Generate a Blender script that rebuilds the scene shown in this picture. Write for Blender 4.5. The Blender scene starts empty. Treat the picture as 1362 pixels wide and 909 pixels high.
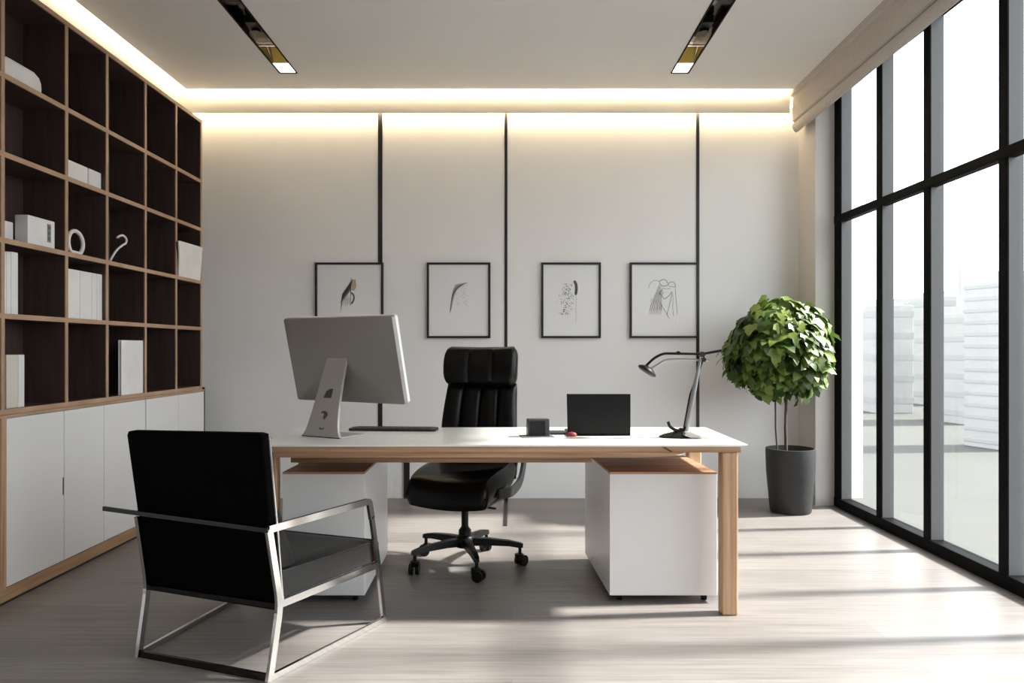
import bpy, bmesh, math, random
from mathutils import Vector, Matrix
R = math.radians
SC = bpy.context.scene
COL = SC.collection

# ------------------------------------------------------------------ camera, light, exposure
cam_d = bpy.data.cameras.new('camera'); cam = bpy.data.objects.new('camera', cam_d); COL.objects.link(cam)
cam.location = (0, 0, 1.171); cam.rotation_euler = (R(90), 0, 0)
cam_d.sensor_width = 36; cam_d.lens = 36 * 1000 / 1362; cam_d.shift_y = 9.5 / 1362
cam_d.clip_start = .05; cam_d.clip_end = 800
SC.camera = cam
SC.view_settings.view_transform = 'Standard'; SC.view_settings.look = 'None'
SC.view_settings.gamma = 1; SC.view_settings.use_curve_mapping = False
SC.view_settings.exposure = 0.8
EXPO_SKY = 2.6
w = bpy.data.worlds.new('world'); SC.world = w; w.use_nodes = True
bg = w.node_tree.nodes['Background']; bg.inputs[0].default_value = (.93, .965, 1, 1); bg.inputs[1].default_value = EXPO_SKY
sun_d = bpy.data.lights.new('sun', 'SUN'); sun = bpy.data.objects.new('sun', sun_d); COL.objects.link(sun)
sun_d.energy = 9.5; sun_d.angle = R(4.0); sun_d.color = (1, .95, .88)
SUN_EL, SUN_AZ = R(42), R(5)
sd = Vector((-math.cos(SUN_EL) * math.cos(SUN_AZ), -math.cos(SUN_EL) * math.sin(SUN_AZ), -math.sin(SUN_EL)))
sun.rotation_euler = sd.to_track_quat('-Z', 'Y').to_euler(); sun.location = (8, 4, 9)
LED_WALL, LED_FASCIA, LED_SHELF = 18, 34, 13
try:
    SC.cycles.max_bounces = 14; SC.cycles.diffuse_bounces = 8; SC.cycles.transparent_max_bounces = 24
    SC.cycles.use_denoising = True; SC.cycles.sample_clamp_indirect = 6
    SC.cycles.caustics_reflective = False; SC.cycles.caustics_refractive = False
except Exception: pass

# ------------------------------------------------------------------ materials
def mat(name, color, rough=.5, metal=0, coat=0, spec=.5, emit=None, estr=0):
    m = bpy.data.materials.new(name); m.use_nodes = True
    p = m.node_tree.nodes['Principled BSDF']
    p.inputs['Base Color'].default_value = (*color, 1); p.inputs['Roughness'].default_value = rough
    p.inputs['Metallic'].default_value = metal; p.inputs['Coat Weight'].default_value = coat
    p.inputs['Specular IOR Level'].default_value = spec
    if emit:
        p.inputs['Emission Color'].default_value = (*emit, 1); p.inputs['Emission Strength'].default_value = estr
    return m
def nodes(m):
    nt = m.node_tree
    return nt, nt.nodes, nt.links, nt.nodes['Principled BSDF']
def noise_color(m, c1, c2, scale=(8, 8, 8), detail=4, bump=0, rough_var=None, lo=.3, hi=.7):
    nt, N, L, p = nodes(m)
    tc = N.new('ShaderNodeTexCoord'); mp = N.new('ShaderNodeMapping'); mp.inputs['Scale'].default_value = scale
    nz = N.new('ShaderNodeTexNoise'); nz.inputs['Scale'].default_value = 1; nz.inputs['Detail'].default_value = detail
    cr = N.new('ShaderNodeValToRGB'); cr.color_ramp.elements[0].color = (*c1, 1); cr.color_ramp.elements[1].color = (*c2, 1)
    cr.color_ramp.elements[0].position = lo; cr.color_ramp.elements[1].position = hi
    L.new(tc.outputs['Object'], mp.inputs[0]); L.new(mp.outputs[0], nz.inputs['Vector']); L.new(nz.outputs['Fac'], cr.inputs[0])
    L.new(cr.outputs[0], p.inputs['Base Color'])
    if bump:
        b = N.new('ShaderNodeBump'); b.inputs['Strength'].default_value = bump; b.inputs['Distance'].default_value = .002
        L.new(nz.outputs['Fac'], b.inputs['Height']); L.new(b.outputs[0], p.inputs['Normal'])
    return m

M = {}
M['wall'] = noise_color(mat('wall_paint', (.8, .78, .765), .75), (.85, .845, .845), (.87, .865, .865), (3, 3, 3), 3)
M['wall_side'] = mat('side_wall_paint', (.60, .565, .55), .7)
M['ceiling'] = noise_color(mat('ceiling_paint', (.7, .68, .66), .8), (.77, .765, .765), (.79, .785, .785), (2, 2, 2), 2)
M['fascia'] = mat('fascia_paint', (.8, .77, .73), .6)
M['pelmet'] = noise_color(mat('pelmet_fabric', (.52, .47, .43), .8), (.42, .38, .35), (.47, .43, .40), (60, 60, 60), 3)
M['pelmet_dark'] = mat('pelmet_groove', (.12, .1, .09), .6)
M['slat'] = mat('black_slat', (.012, .012, .013), .35)
M['frame_black'] = noise_color(mat('black_window_metal', (.003, .003, .003), .6, 0, 0, .06), (.002, .002, .002), (.004, .004, .0045), (20, 20, 20), 2)
M['alu'] = mat('grey_aluminium', (.13, .13, .135), .5, 0)
M['oak'] = noise_color(mat('oak_wood', (.5, .33, .21), .5), (.30, .17, .085), (.46, .29, .165), (3, 3, 60), 6, .15)
M['oak_x'] = noise_color(mat('oak_wood_lengthwise', (.5, .33, .21), .5), (.27, .145, .08), (.52, .33, .2), (1.6, 40, 75), 7, .15)
M['oak_z'] = noise_color(mat('oak_wood_upright', (.5, .33, .21), .5), (.36, .21, .115), (.58, .38, .235), (60, 60, 2), 6, .15)
M['oak_edge'] = noise_color(mat('oak_edge_banding', (.46, .31, .21), .5), (.36, .225, .14), (.48, .32, .21), (30, 5, 5), 4)
M['walnut'] = noise_color(mat('dark_walnut', (.03, .018, .014), .5), (.040, .023, .021), (.072, .045, .040), (40, 40, 3), 5)
M['white_lac'] = mat('white_lacquer', (.78, .78, .79), .35)
M['white_top'] = mat('white_desktop_laminate', (.86, .86, .85), .3)
M['white_item'] = noise_color(mat('white_paperboard', (.78, .78, .79), .55), (.76, .76, .77), (.82, .82, .82), (10, 10, 10), 2)
M['cream_item'] = mat('cream_board', (.66, .64, .57), .6)
M['grey_item'] = mat('grey_board', (.3, .3, .31), .6)
M['leather'] = noise_color(mat('black_leather', (.003, .003, .003), .32, 0, 0, .22), (.002, .002, .002), (.004, .0035, .0035), (40, 40, 40), 4, .1)
M['leather_mat'] = noise_color(mat('black_upholstery', (.001, .001, .001), .8, 0, 0, .04), (.001, .001, .001), (.002, .002, .002), (80, 80, 80), 4, .1)
M['leather_seat'] = noise_color(mat('charcoal_leather_cushion', (.018, .018, .018), .42, 0, 0, .35), (.016, .0155, .0155), (.023, .022, .022), (60, 60, 60), 4, .12)
M['chrome'] = mat('brushed_steel', (.62, .61, .6), .12, 1)
M['dark_chrome'] = mat('black_chrome', (.05, .048, .047), .25, 1)
M['plastic_black'] = mat('black_plastic', (.005, .005, .0055), .4, 0, 0, .22)
M['silver'] = mat('silver_anodised', (.27, .25, .24), .42, .35)
M['silver_light'] = mat('silver_stand', (.42, .4, .385), .4, .3)
M['screen'] = mat('dark_screen', (.01, .01, .012), .12)
M['mark'] = mat('dark_mark', (.06, .06, .06), .5)
M['red'] = mat('red_rubber', (.22, .02, .02), .5)
M['paper'] = mat('drawing_paper', (.84, .84, .85), .7)
M['ink'] = mat('grey_ink', (.1, .1, .1), .8)
M['ink_soft'] = mat('pale_grey_ink', (.36, .35, .345), .8)
M['ink_mid'] = mat('mid_grey_ink', (.22, .21, .21), .8)
M['ink_brown'] = mat('tan_ink', (.5, .38, .28), .8)
M['pot'] = noise_color(mat('charcoal_pot', (.03, .03, .031), .55, 0, 0, .3), (.027, .027, .028), (.034, .034, .035), (30, 30, 30), 3)
M['soil'] = noise_color(mat('soil', (.03, .02, .015), .9), (.02, .014, .01), (.05, .035, .025), (60, 60, 60), 4, .5)
M['bark'] = noise_color(mat('bark', (.07, .05, .04), .8), (.05, .035, .028), (.1, .075, .055), (60, 60, 8), 4, .4)
M['gold'] = mat('gold_reflector', (.75, .5, .12), .25, 1)
M['mirror'] = mat('dark_mirror_liner', (.22, .2, .19), .12, 1)
M['lamp_grey'] = mat('lamp_grey_metal', (.32, .32, .33), .3, .7)
M['dark_grey'] = mat('dark_grey_plastic', (.022, .023, .025), .45, 0, 0, .3)
M['led'] = mat('warm_led', (1, .9, .7), .5, emit=(1, .83, .56), estr=1)
M['diffuser'] = mat('lit_diffuser', (1, .97, .92), .5, emit=(1, .93, .82), estr=5)
M['knot'] = mat('wood_knot', (.05, .028, .018), .7)
def led(name, s):
    return mat(name, (1, .9, .7), .5, emit=(1, .80, .50), estr=s)

# leaves: colour varies leaf by leaf
def leaf_mat():
    m = mat('leaf_green', (.1, .2, .03), .42)
    nt, N, L, p = nodes(m)
    g = N.new('ShaderNodeNewGeometry'); cr = N.new('ShaderNodeValToRGB')
    cr.color_ramp.elements[0].color = (.016, .038, .006, 1); cr.color_ramp.elements[1].color = (.26, .35, .07, 1)
    e = cr.color_ramp.elements.new(.5); e.color = (.075, .14, .02, 1)
    L.new(g.outputs['Random Per Island'], cr.inputs[0]); L.new(cr.outputs[0], p.inputs['Base Color'])
    tr = N.new('ShaderNodeBsdfTranslucent'); mx = N.new('ShaderNodeMixShader'); mx.inputs[0].default_value = .25
    L.new(cr.outputs[0], tr.inputs[0]); L.new(p.outputs[0], mx.inputs[1]); L.new(tr.outputs[0], mx.inputs[2])
    L.new(mx.outputs[0], N['Material Output'].inputs[0])
    return m
M['leaf'] = leaf_mat()

def glass_mat():
    m = bpy.data.materials.new('window_glass'); m.use_nodes = True
    nt = m.node_tree; N, L = nt.nodes, nt.links; N.clear()
    o = N.new('ShaderNodeOutputMaterial'); t = N.new('ShaderNodeBsdfTransparent'); g = N.new('ShaderNodeBsdfGlossy')
    g.inputs['Roughness'].default_value = .01; t.inputs[0].default_value = (.97, .985, .98, 1)
    lw = N.new('ShaderNodeLayerWeight'); pw = N.new('ShaderNodeMath'); pw.operation = 'POWER'; pw.inputs[1].default_value = 5
    f = N.new('ShaderNodeMath'); f.operation = 'MULTIPLY_ADD'; f.inputs[1].default_value = .45; f.inputs[2].default_value = .025
    L.new(lw.outputs['Facing'], pw.inputs[0]); L.new(pw.outputs[0], f.inputs[0])
    mx = N.new('ShaderNodeMixShader'); L.new(f.outputs[0], mx.inputs[0]); L.new(t.outputs[0], mx.inputs[1]); L.new(g.outputs[0], mx.inputs[2])
    L.new(mx.outputs[0], o.inputs[0]); return m
M['glass'] = glass_mat()

def floor_mat():
    m = mat('whitewashed_planks', (.5, .46, .43), .42)
    nt, N, L, p = nodes(m)
    tc = N.new('ShaderNodeTexCoord')
    br = N.new('ShaderNodeTexBrick'); br.offset = .37; br.inputs['Scale'].default_value = 1
    br.inputs['Brick Width'].default_value = 2.4; br.inputs['Row Height'].default_value = .19
    br.inputs['Mortar Size'].default_value = .0016; br.inputs['Mortar Smooth'].default_value = .2; br.inputs['Bias'].default_value = 0
    br.inputs['Color1'].default_value = (.0, .0, .0, 1); br.inputs['Color2'].default_value = (1, 1, 1, 1); br.inputs['Mortar'].default_value = (.5, .5, .5, 1)
    L.new(tc.outputs['Object'], br.inputs['Vector'])
    mp = N.new('ShaderNodeMapping'); mp.inputs['Scale'].default_value = (1.2, 34, 1)
    L.new(tc.outputs['Object'], mp.inputs[0])
    nz = N.new('ShaderNodeTexNoise'); nz.inputs['Scale'].default_value = 1.6; nz.inputs['Detail'].default_value = 8; nz.inputs['Roughness'].default_value = .65
    L.new(mp.outputs[0], nz.inputs['Vector'])
    mp2 = N.new('ShaderNodeMapping'); mp2.inputs['Scale'].default_value = (.5, 2.2, 1)
    L.new(tc.outputs['Object'], mp2.inputs[0])
    n2 = N.new('ShaderNodeTexNoise'); n2.inputs['Scale'].default_value = 1; n2.inputs['Detail'].default_value = 3
    L.new(mp2.outputs[0], n2.inputs['Vector'])
    c1 = N.new('ShaderNodeValToRGB'); c1.color_ramp.elements[0].position = .3; c1.color_ramp.elements[1].position = .7
    c1.color_ramp.elements[0].color = (.165, .147, .140, 1); c1.color_ramp.elements[1].color = (.275, .256, .248, 1)
    L.new(nz.outputs['Fac'], c1.inputs[0])
    c2 = N.new('ShaderNodeValToRGB'); c2.color_ramp.elements[0].color = (.86, .85, .845, 1); c2.color_ramp.elements[1].color = (1.06, 1.06, 1.06, 1)
    L.new(br.outputs['Color'], c2.inputs[0])
    mu = N.new('ShaderNodeMix'); mu.data_type = 'RGBA'; mu.blend_type = 'MULTIPLY'; mu.inputs[0].default_value = 1
    L.new(c1.outputs[0], mu.inputs[6]); L.new(c2.outputs[0], mu.inputs[7])
    c3 = N.new('ShaderNodeValToRGB'); c3.color_ramp.elements[0].color = (.9, .9, .9, 1); c3.color_ramp.elements[1].color = (1.06, 1.06, 1.06, 1)
    L.new(n2.outputs['Fac'], c3.inputs[0])
    mu2 = N.new('ShaderNodeMix'); mu2.data_type = 'RGBA'; mu2.blend_type = 'MULTIPLY'; mu2.inputs[0].default_value = 1
    L.new(mu.outputs[2], mu2.inputs[6]); L.new(c3.outputs[0], mu2.inputs[7])
    mm = N.new('ShaderNodeMix'); mm.data_type = 'RGBA'; mm.inputs[7].default_value = (.17, .15, .14, 1)
    L.new(br.outputs['Fac'], mm.inputs[0]); L.new(mu2.outputs[2], mm.inputs[6]); L.new(mm.outputs[2], p.inputs['Base Color'])
    b = N.new('ShaderNodeBump'); b.inputs['Strength'].default_value = .12; b.inputs['Distance'].default_value = .002
    L.new(nz.outputs['Fac'], b.inputs['Height']); L.new(b.outputs[0], p.inputs['Normal'])
    return m
M['floor'] = floor_mat()
M['terrain'] = noise_color(mat('pale_ground', (.17, .17, .155), .9), (.056, .057, .052), (.068, .068, .063), (.08, .08, .08), 6)
M['facade'] = noise_color(mat('hazed_facade', (.78, .79, .8), .8), (.32, .316, .312), (.345, .34, .336), (.3, .3, .3), 2)  # haze is mixed into the facade tone; there is no volume outside
M['hazed_band'] = mat('hazed_band', (.29, .29, .29), .7)  # kept close to the facade tone, low contrast for the haze

# ------------------------------------------------------------------ mesh helpers
class MB:
    def __init__(s): s.bm = bmesh.new()
    def box(s, x0, x1, y0, y1, z0, z1, bevel=0, seg=2):
        vs = [s.bm.verts.new((x, y, z)) for x in (x0, x1) for y in (y0, y1) for z in (z0, z1)]
        q = lambda *i: s.bm.faces.new([vs[k] for k in i])
        fs = [q(0, 1, 3, 2), q(4, 6, 7, 5), q(0, 4, 5, 1), q(2, 3, 7, 6), q(0, 2, 6, 4), q(1, 5, 7, 3)]
        s._bev(fs, bevel, seg); return s
    def _bev(s, fs, bevel, seg):
        if bevel:
            es = list({e for f in fs for e in f.edges})
            bmesh.ops.bevel(s.bm, geom=es, offset=bevel, segments=seg, profile=.5, affect='EDGES', clamp_overlap=True)
    def prism(s, poly, axis, a, b, bevel=0, seg=2):
        """poly: 2-D points; axis 0,1,2 = extruded axis"""
        def P(p, c):
            r = list(p); r.insert(axis, c); return r
        A = [s.bm.verts.new(P(p, a)) for p in poly]; B = [s.bm.verts.new(P(p, b)) for p in poly]
        fs = [s.bm.faces.new(A), s.bm.faces.new(B[::-1])]; n = len(poly)
        for i in range(n):
            fs.append(s.bm.faces.new((A[i], B[i], B[(i + 1) % n], A[(i + 1) % n])))
        s._bev(fs, bevel, seg); return s
    def loft(s, rings, cap=True):
        VR = [[s.bm.verts.new(p) for p in r] for r in rings]; n = len(VR[0])
        for a, b in zip(VR, VR[1:]):
            for i in range(n):
                s.bm.faces.new((a[i], a[(i + 1) % n], b[(i + 1) % n], b[i]))
        if cap: s.bm.faces.new(VR[0][::-1]); s.bm.faces.new(VR[-1])
        return s
    def tube(s, pts, r, seg=12):
        pts = [Vector(p) for p in pts]; n = len(pts)
        rs = r if isinstance(r, (list, tuple)) else [r] * n
        rings = []; up = None
        for i, p in enumerate(pts):
            t = (pts[min(i + 1, n - 1)] - pts[max(i - 1, 0)]).normalized()
            if up is None:
                up = Vector((0, 0, 1)) if abs(t.z) < .9 else Vector((1, 0, 0))
            a = t.cross(up).normalized(); up = a.cross(t).normalized()
            rings.append([p + rs[i] * (math.cos(k * 2 * math.pi / seg) * a + math.sin(k * 2 * math.pi / seg) * up) for k in range(seg)])
        return s.loft(rings)
    def bar(s, pts, side, wide, thick):
        """flat bar swept along a planar path; side = normal of that plane"""
        pts = [Vector(p) for p in pts]; side = Vector(side).normalized(); n = len(pts); rings = []
        for i, p in enumerate(pts):
            d0 = (pts[i] - pts[i - 1]).normalized() if i else None
            d1 = (pts[i + 1] - pts[i]).normalized() if i < n - 1 else None
            n0 = side.cross(d0) if d0 else None; n1 = side.cross(d1) if d1 else None
            if n0 and n1:
                nn = (n0 + n1).normalized(); k = 1 / max(.4, nn.dot(n0))
            else: nn, k = (n0 or n1), 1
            a = nn * (wide / 2 * k); b = side * (thick / 2)
            rings.append([p - a - b, p + a - b, p + a + b, p - a + b])
        return s.loft(rings)
    def lathe(s, prof, c=(0, 0, 0), seg=40, cap=True):
        rings = [[(c[0] + r * math.cos(k * 2 * math.pi / seg), c[1] + r * math.sin(k * 2 * math.pi / seg), c[2] + z) for k in range(seg)] for r, z in prof]
        return s.loft(rings, cap)
    def cyl(s, a, b, r, seg=20): return s.tube([a, b], r, seg)
    def face(s, pts): s.bm.faces.new([s.bm.verts.new(p) for p in pts]); return s
    def obj(s, name, m, parent=None, smooth=False, angle=40):
        bm = s.bm
        bmesh.ops.recalc_face_normals(bm, faces=bm.faces[:])
        if smooth:
            for f in bm.faces: f.smooth = True
            for e in bm.edges:
                if len(e.link_faces) == 2 and e.calc_face_angle(0) > R(angle): e.smooth = False
        me = bpy.data.meshes.new(name); bm.to_mesh(me); bm.free()
        me.materials.append(m)
        o = bpy.data.objects.new(name, me); COL.objects.link(o)
        if parent: o.parent = parent
        return o

def tag(o, label, cat, group=None):
    o['label'] = label; o['category'] = cat
    if group: o['group'] = group
    return o
def thing(name, label, cat, loc=(0, 0, 0), rz=0, group=None):
    o = bpy.data.objects.new(name, None); COL.objects.link(o); o.location = loc; o.rotation_euler = (0, 0, rz)
    o.empty_display_size = .1
    return tag(o, label, cat, group)
def struct(o): o['kind'] = 'structure'; return o
def copy_thing(root, label, loc=None, rz=None):
    r = root.copy(); COL.objects.link(r); r['label'] = label
    if loc: r.location = loc
    if rz is not None: r.rotation_euler = (0, 0, rz)
    for ch in list(root.children):
        c = ch.copy(); COL.objects.link(c); c.parent = r
        for g in ch.children:
            d = g.copy(); COL.objects.link(d); d.parent = c
    return r
def fillet(pts, r, n=5):
    """round the inner corners of a polyline"""
    pts = [Vector(p) for p in pts]; out = [pts[0]]
    for i in range(1, len(pts) - 1):
        p = pts[i]; a = (pts[i - 1] - p); b = (pts[i + 1] - p); rr = min(r, a.length * .45, b.length * .45)
        A = p + a.normalized() * rr; B = p + b.normalized() * rr
        for k in range(n + 1):
            t = k / n; out.append((1 - t) ** 2 * A + 2 * t * (1 - t) * p + t * t * B)
    out.append(pts[-1]); return out

# ------------------------------------------------------------------ room shell
Y_BACK, Y_REAR = 5.88, -1.6
CEIL = 3.145
X_L, X_STUB, X_WIN = -2.56, 2.24, 2.40
ROOF = 3.34
f = MB(); f.box(X_L - .2, 2.62, Y_REAR - .2, Y_BACK + .2, -.12, 0); struct(f.obj('floor', M['floor']))
# back wall: four smooth panels standing on one wall, black slats in the joints
b = MB(); b.box(X_L - .2, 2.75, Y_BACK + .012, Y_BACK + .2, 0, ROOF)
seams = [(-1.03, .034), (-.047, .022), (1.452, .024)]
xs = [X_L] + [v for c, wd in seams for v in (c - wd / 2, c + wd / 2)] + [X_STUB]
for i in range(0, len(xs), 2): b.box(xs[i], xs[i + 1], Y_BACK, Y_BACK + .012, 0, ROOF)
struct(b.obj('wall_back', M['wall']))
for i, (c, wd) in enumerate(seams):
    b = MB(); b.box(c - wd / 2, c + wd / 2, Y_BACK - .006, Y_BACK + .012, 0, 3.3); struct(b.obj('trim_%d' % (i + 1), M['slat']))
b = MB(); b.box(-.058, -.032, 4.96, 5.87, 0.0, .004); struct(b.obj('trim_4', M['slat']))  # thin black strip on the floor, in line with the middle joint
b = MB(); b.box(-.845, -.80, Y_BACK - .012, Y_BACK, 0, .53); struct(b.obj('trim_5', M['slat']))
b = MB(); b.box(X_L - .2, X_L, Y_REAR, Y_BACK + .02, 0, ROOF); struct(b.obj('wall_left', M['wall']))
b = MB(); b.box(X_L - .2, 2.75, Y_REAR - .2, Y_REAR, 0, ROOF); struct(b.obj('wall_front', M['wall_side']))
Y_REV = 5.60; Y_W0 = -1.2
b = MB()
b.prism([(X_STUB, Y_BACK + .01), (X_STUB + .02, Y_REV), (2.49, Y_REV), (2.49, Y_BACK + .01)], 2, 0, ROOF)
b.box(X_STUB, 2.62, Y_REAR, Y_W0, 0, ROOF)
b.box(X_WIN - .02, 2.49, Y_W0, Y_REV, 3.14, ROOF)
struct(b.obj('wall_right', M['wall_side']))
# ceiling with the two recessed slots, plus the deck above
SLOTS = [(-1.66, -1.54), (1.14, 1.26)]; SY0, SY1 = 2.6, 5.38; CE = 5.71; CX = -2.475
b = MB()
b.box(CX, 2.49, Y_REAR, SY0, CEIL, CEIL + .01)
b.box(CX, 2.49, SY1, CE, CEIL, CEIL + .01)
for x0, x1 in ((CX, SLOTS[0][0]), (SLOTS[0][1], SLOTS[1][0]), (SLOTS[1][1], 2.49)): b.box(x0, x1, SY0, SY1, CEIL, CEIL + .01)
b.box(X_L - .2, 2.62, Y_REAR - .2, Y_BACK + .2, ROOF, ROOF + .1)
struct(b.obj('ceiling', M['ceiling']))
# cove fascia on the back wall and the hidden warm strips
b = MB(); b.box(X_L, 2.14, 5.78, 5.80, 2.986, ROOF, .003); struct(b.obj('trim_6', M['fascia']))
def strip(name, label, mb, m):
    o = mb.obj(name, m); return tag(o, label, 'led strip')
s = MB(); s.box(X_L + .02, 2.2, 5.80, 5.815, 3.03, 3.05)
strip('led_strip', 'warm light strip hidden behind the cove board, washing the back wall', s, led('led_wall', LED_WALL))
s = MB(); s.box(CX + .02, 2.1, CE - .02, CE - .005, CEIL + .01, CEIL + .025)
strip('led_strip', 'warm light strip above the ceiling edge, lighting the cove board', s, led('led_fascia', LED_FASCIA))
s = MB(); s.box(CX + .004, CX + .02, Y_REAR + .1, CE - .03, CEIL + .010, CEIL + .028)
strip('led_strip', 'warm light strip in the ceiling slot above the bookcase', s, led('led_shelf', LED_SHELF))

# window wall
win = bpy.data.objects.new('window_1', None); COL.objects.link(win); win['kind'] = 'structure'
WT = 3.14
jy = [Y_REV - .035, 4.925, 4.357, 3.68, 3.08, 2.44, 1.80, 1.16, .52, -.12, -.76, Y_W0 + .035]
for i, y in enumerate(jy):
    wd = .10 if i == 0 else .062
    y0 = y - wd / 2 if i else y - .065
    m_ = MB(); m_.box(X_WIN, X_WIN + .012, y0, y0 + wd, 0, WT, .003); mu = m_.obj('mullion', M['frame_black'], win)
    m_ = MB(); m_.box(X_WIN + .012, X_WIN + .085, y0, y0 + wd - .004, 0, WT); m_.obj('mullion_fin', M['alu'], mu)
m_ = MB(); m_.box(X_WIN - .005, X_WIN + .09, Y_W0, Y_REV, 0, .07, .005); m_.obj('sill_rail', M['frame_black'], win)
m_ = MB(); m_.box(X_WIN - .004, X_WIN + .05, Y_W0, Y_REV, 2.10, 2.155, .004); m_.obj('transom_rail', M['frame_black'], win)
m_ = MB(); m_.box(X_WIN - .01, X_WIN + .09, Y_W0, Y_REV, WT - .05, WT, .005); m_.obj('head_rail', M['frame_black'], win)
for a, c in zip(jy, jy[1:]):
    for z0, z1 in ((.07, 2.1), (2.15, WT - .05)):
        m_ = MB(); m_.box(X_WIN + .060, X_WIN + .066, c, a, z0, z1); m_.obj('pane', M['glass'], win)

# blind cassette along the top of the windows
bl = thing('blind_cassette', 'long taupe roller blind cassette along the top of the window wall', 'window blind', (2.055, 2.3, CEIL), R(-1.4))
def cas(name, poly, m, par, smooth=False):
    c = MB(); c.prism(poly, 1, -3.5, 3.48); return c.obj(name, m, par, smooth)
cas('housing', [(0, 0), (.0, -.035), (.02, -.045), (.012, -.12), (.016, -.225), (.03, -.235), (.14, -.235), (.14, 0)], M['pelmet'], bl)
cas('groove', [(.028, -.235), (.028, -.247), (.10, -.247), (.10, -.235)], M['pelmet_dark'], bl)
cas('bottom_bar', [(.018, -.247), (.012, -.262), (.018, -.285), (.030, -.305), (.042, -.312), (.055, -.308), (.062, -.247)], M['pelmet'], bl, True)

# recessed linear lights
def linear_light(x0, x1, label):
    r = thing('recessed_light', label, 'ceiling light', ((x0 + x1) / 2, 0, CEIL), 0, 'recessed slot lights')
    h = (x1 - x0) / 2; D = .075; t = .004
    c = MB()
    c.box(-h, -h + t, SY0, SY1, 0, D); c.box(h - t, h, SY0, SY1, 0, D); c.box(-h, h, SY0, SY1, D, D + t)
    c.box(-h, h, SY0, SY0 + t, 0, D); c.box(-h, h, SY1 - t, SY1, 0, D)
    c.obj('housing', M['mirror'], r)
    c = MB()
    for a, b_ in ((-h - .006, -h + .004), (h - .004, h + .006)): c.box(a, b_, SY0, SY1, -.004, .003)
    c.box(-h, h, SY1 - .003, SY1 + .006, -.004, .003)
    c.obj('trim_frame', M['frame_black'], r)
    c = MB(); c.box(-h + .006, h - .006, SY1 - .165, SY1 - .006, .004, .012); c.obj('diffuser', M['diffuser'], r)
    c = MB(); c.prism([(SY1 - .30, .07), (SY1 - .165, .006), (SY1 - .165, .012), (SY1 - .29, .072)], 0, -h + .006, h - .006); c.obj('reflector', M['gold'], r)
    for y in (4.70, 4.20, 3.7, 3.2):
        c = MB(); c.box(-.035, .035, y - .11, y + .11, .02, .07, .004); c.cyl((0, y, .004), (0, y, .03), .03, 24)
        c.obj('lamp_head', M['plastic_black'], r)
linear_light(*SLOTS[0], 'recessed slot light in the ceiling on the bookcase side')
linear_light(*SLOTS[1], 'recessed slot light in the ceiling on the window side')

# ------------------------------------------------------------------ outside
b = MB(); b.box(2.7, 400, -250, 400, -9.2, -9); struct(b.obj('ground', M['terrain']))
def building(x, y, wx, wy, h, label, floors, rz=0, spire=False):
    r = thing('building', label, 'building', (x, y, -9), rz)
    c = MB(); c.box(-wx / 2, wx / 2, -wy / 2, wy / 2, 0, h, .1); c.box(-wx / 3, wx / 3, -wy / 3, wy / 3, h, h + 1.0)
    if spire: c.lathe([(.5, h + 1), (.3, h + 5), (.03, h + 9)], seg=10)
    c.obj('wall', M['facade'], r)
    c = MB()
    for k in range(floors):
        z = h * (k + .45) / floors; hh = h / floors * .28
        c.box(-wx / 2 - .05, wx / 2 + .05, -wy / 2 - .05, wy / 2 + .05, z, z + hh)
    c.obj('window_band', M['hazed_band'], r)
building(60, 121, 6, 6, 17, 'pale hazy block seen through the pane beside the plant', 5)
building(62, 104, 5, 8, 15.0, 'pale hazy tower topped by a thin spire', 6, .2, True)
building(82, 138, 16, 10, 19.5, 'wide pale hazy block far beyond the middle panes', 6, .1)
building(50, 77, 4, 5, 17, 'narrow hazy tower with dense floor bands beside the last black mullion', 14, .3)

# ------------------------------------------------------------------ bookcase and base cabinet
BX0, BX1 = -2.55, -2.32
SY = [2.955, 3.427, 3.919, 4.312, 4.764, 5.200, 5.617]
SZ = [.88, 1.32, 1.666, 2.06, 2.42, 2.868]
T = .024
bc = thing('bookcase', 'tall dark walnut bookcase with oak edges and rows of open cells', 'bookcase', (-2.435, 4.28, .868))
O = Vector((-2.435, 4.28, .868))
def bp(name, x0, x1, y0, y1, z0, z1, m, par=bc, bev=0):
    c = MB(); c.box(x0 - O.x, x1 - O.x, y0 - O.y, y1 - O.y, z0 - O.z, z1 - O.z, bev); return c.obj(name, m, par)
bp('back_panel', BX0, BX0 + .01, SY[0], SY[-1], .88, 2.868, M['walnut'])
for y in SY:
    u_ = bp('upright', BX0 + .01, BX1 - .006, y - T / 2, y + T / 2, .892, 2.856, M['walnut'])
    bp('edge_band', BX1 - .006, BX1, y - T / 2, y + T / 2, .868, 2.88, M['oak_edge'], u_)
for z in SZ:
    u_ = bp('shelf', BX0 + .01, BX1 - .007, SY[0] - T / 2, SY[-1] + T / 2, z - T / 2, z + T / 2, M['walnut'])
    bp('edge_band', BX1 - .007, BX1 + .001, SY[0] - T / 2, SY[-1] + T / 2, z - T / 2, z + T / 2, M['oak_edge'], u_)
O2 = Vector((-2.435, 4.28, 0))
cb = thing('base_cabinet', 'low run of white doors on an oak plinth under the bookcase', 'cabinet', O2)
def cp(name, x0, x1, y0, y1, z0, z1, m, par=cb, bev=0):
    c = MB(); c.box(x0 - O2.x, x1 - O2.x, y0 - O2.y, y1 - O2.y, z0, z1, bev); return c.obj(name, m, par)
CY1 = 5.68
cp('carcass', BX0, BX1 - .022, SY[0], CY1 - .012, .05, .850, M['walnut'])
cp('plinth', BX0, BX1 + .0, SY[0] - .012, CY1 - .012, .012, .072, M['oak'])
cp('toe_strip', BX0, BX1 - .004, SY[0], CY1 - .012, 0, .012, M['slat'])
cp('top_rail', BX0, BX1, SY[0] - .012, CY1 - .012, .852, .866, M['oak_edge'])
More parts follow.
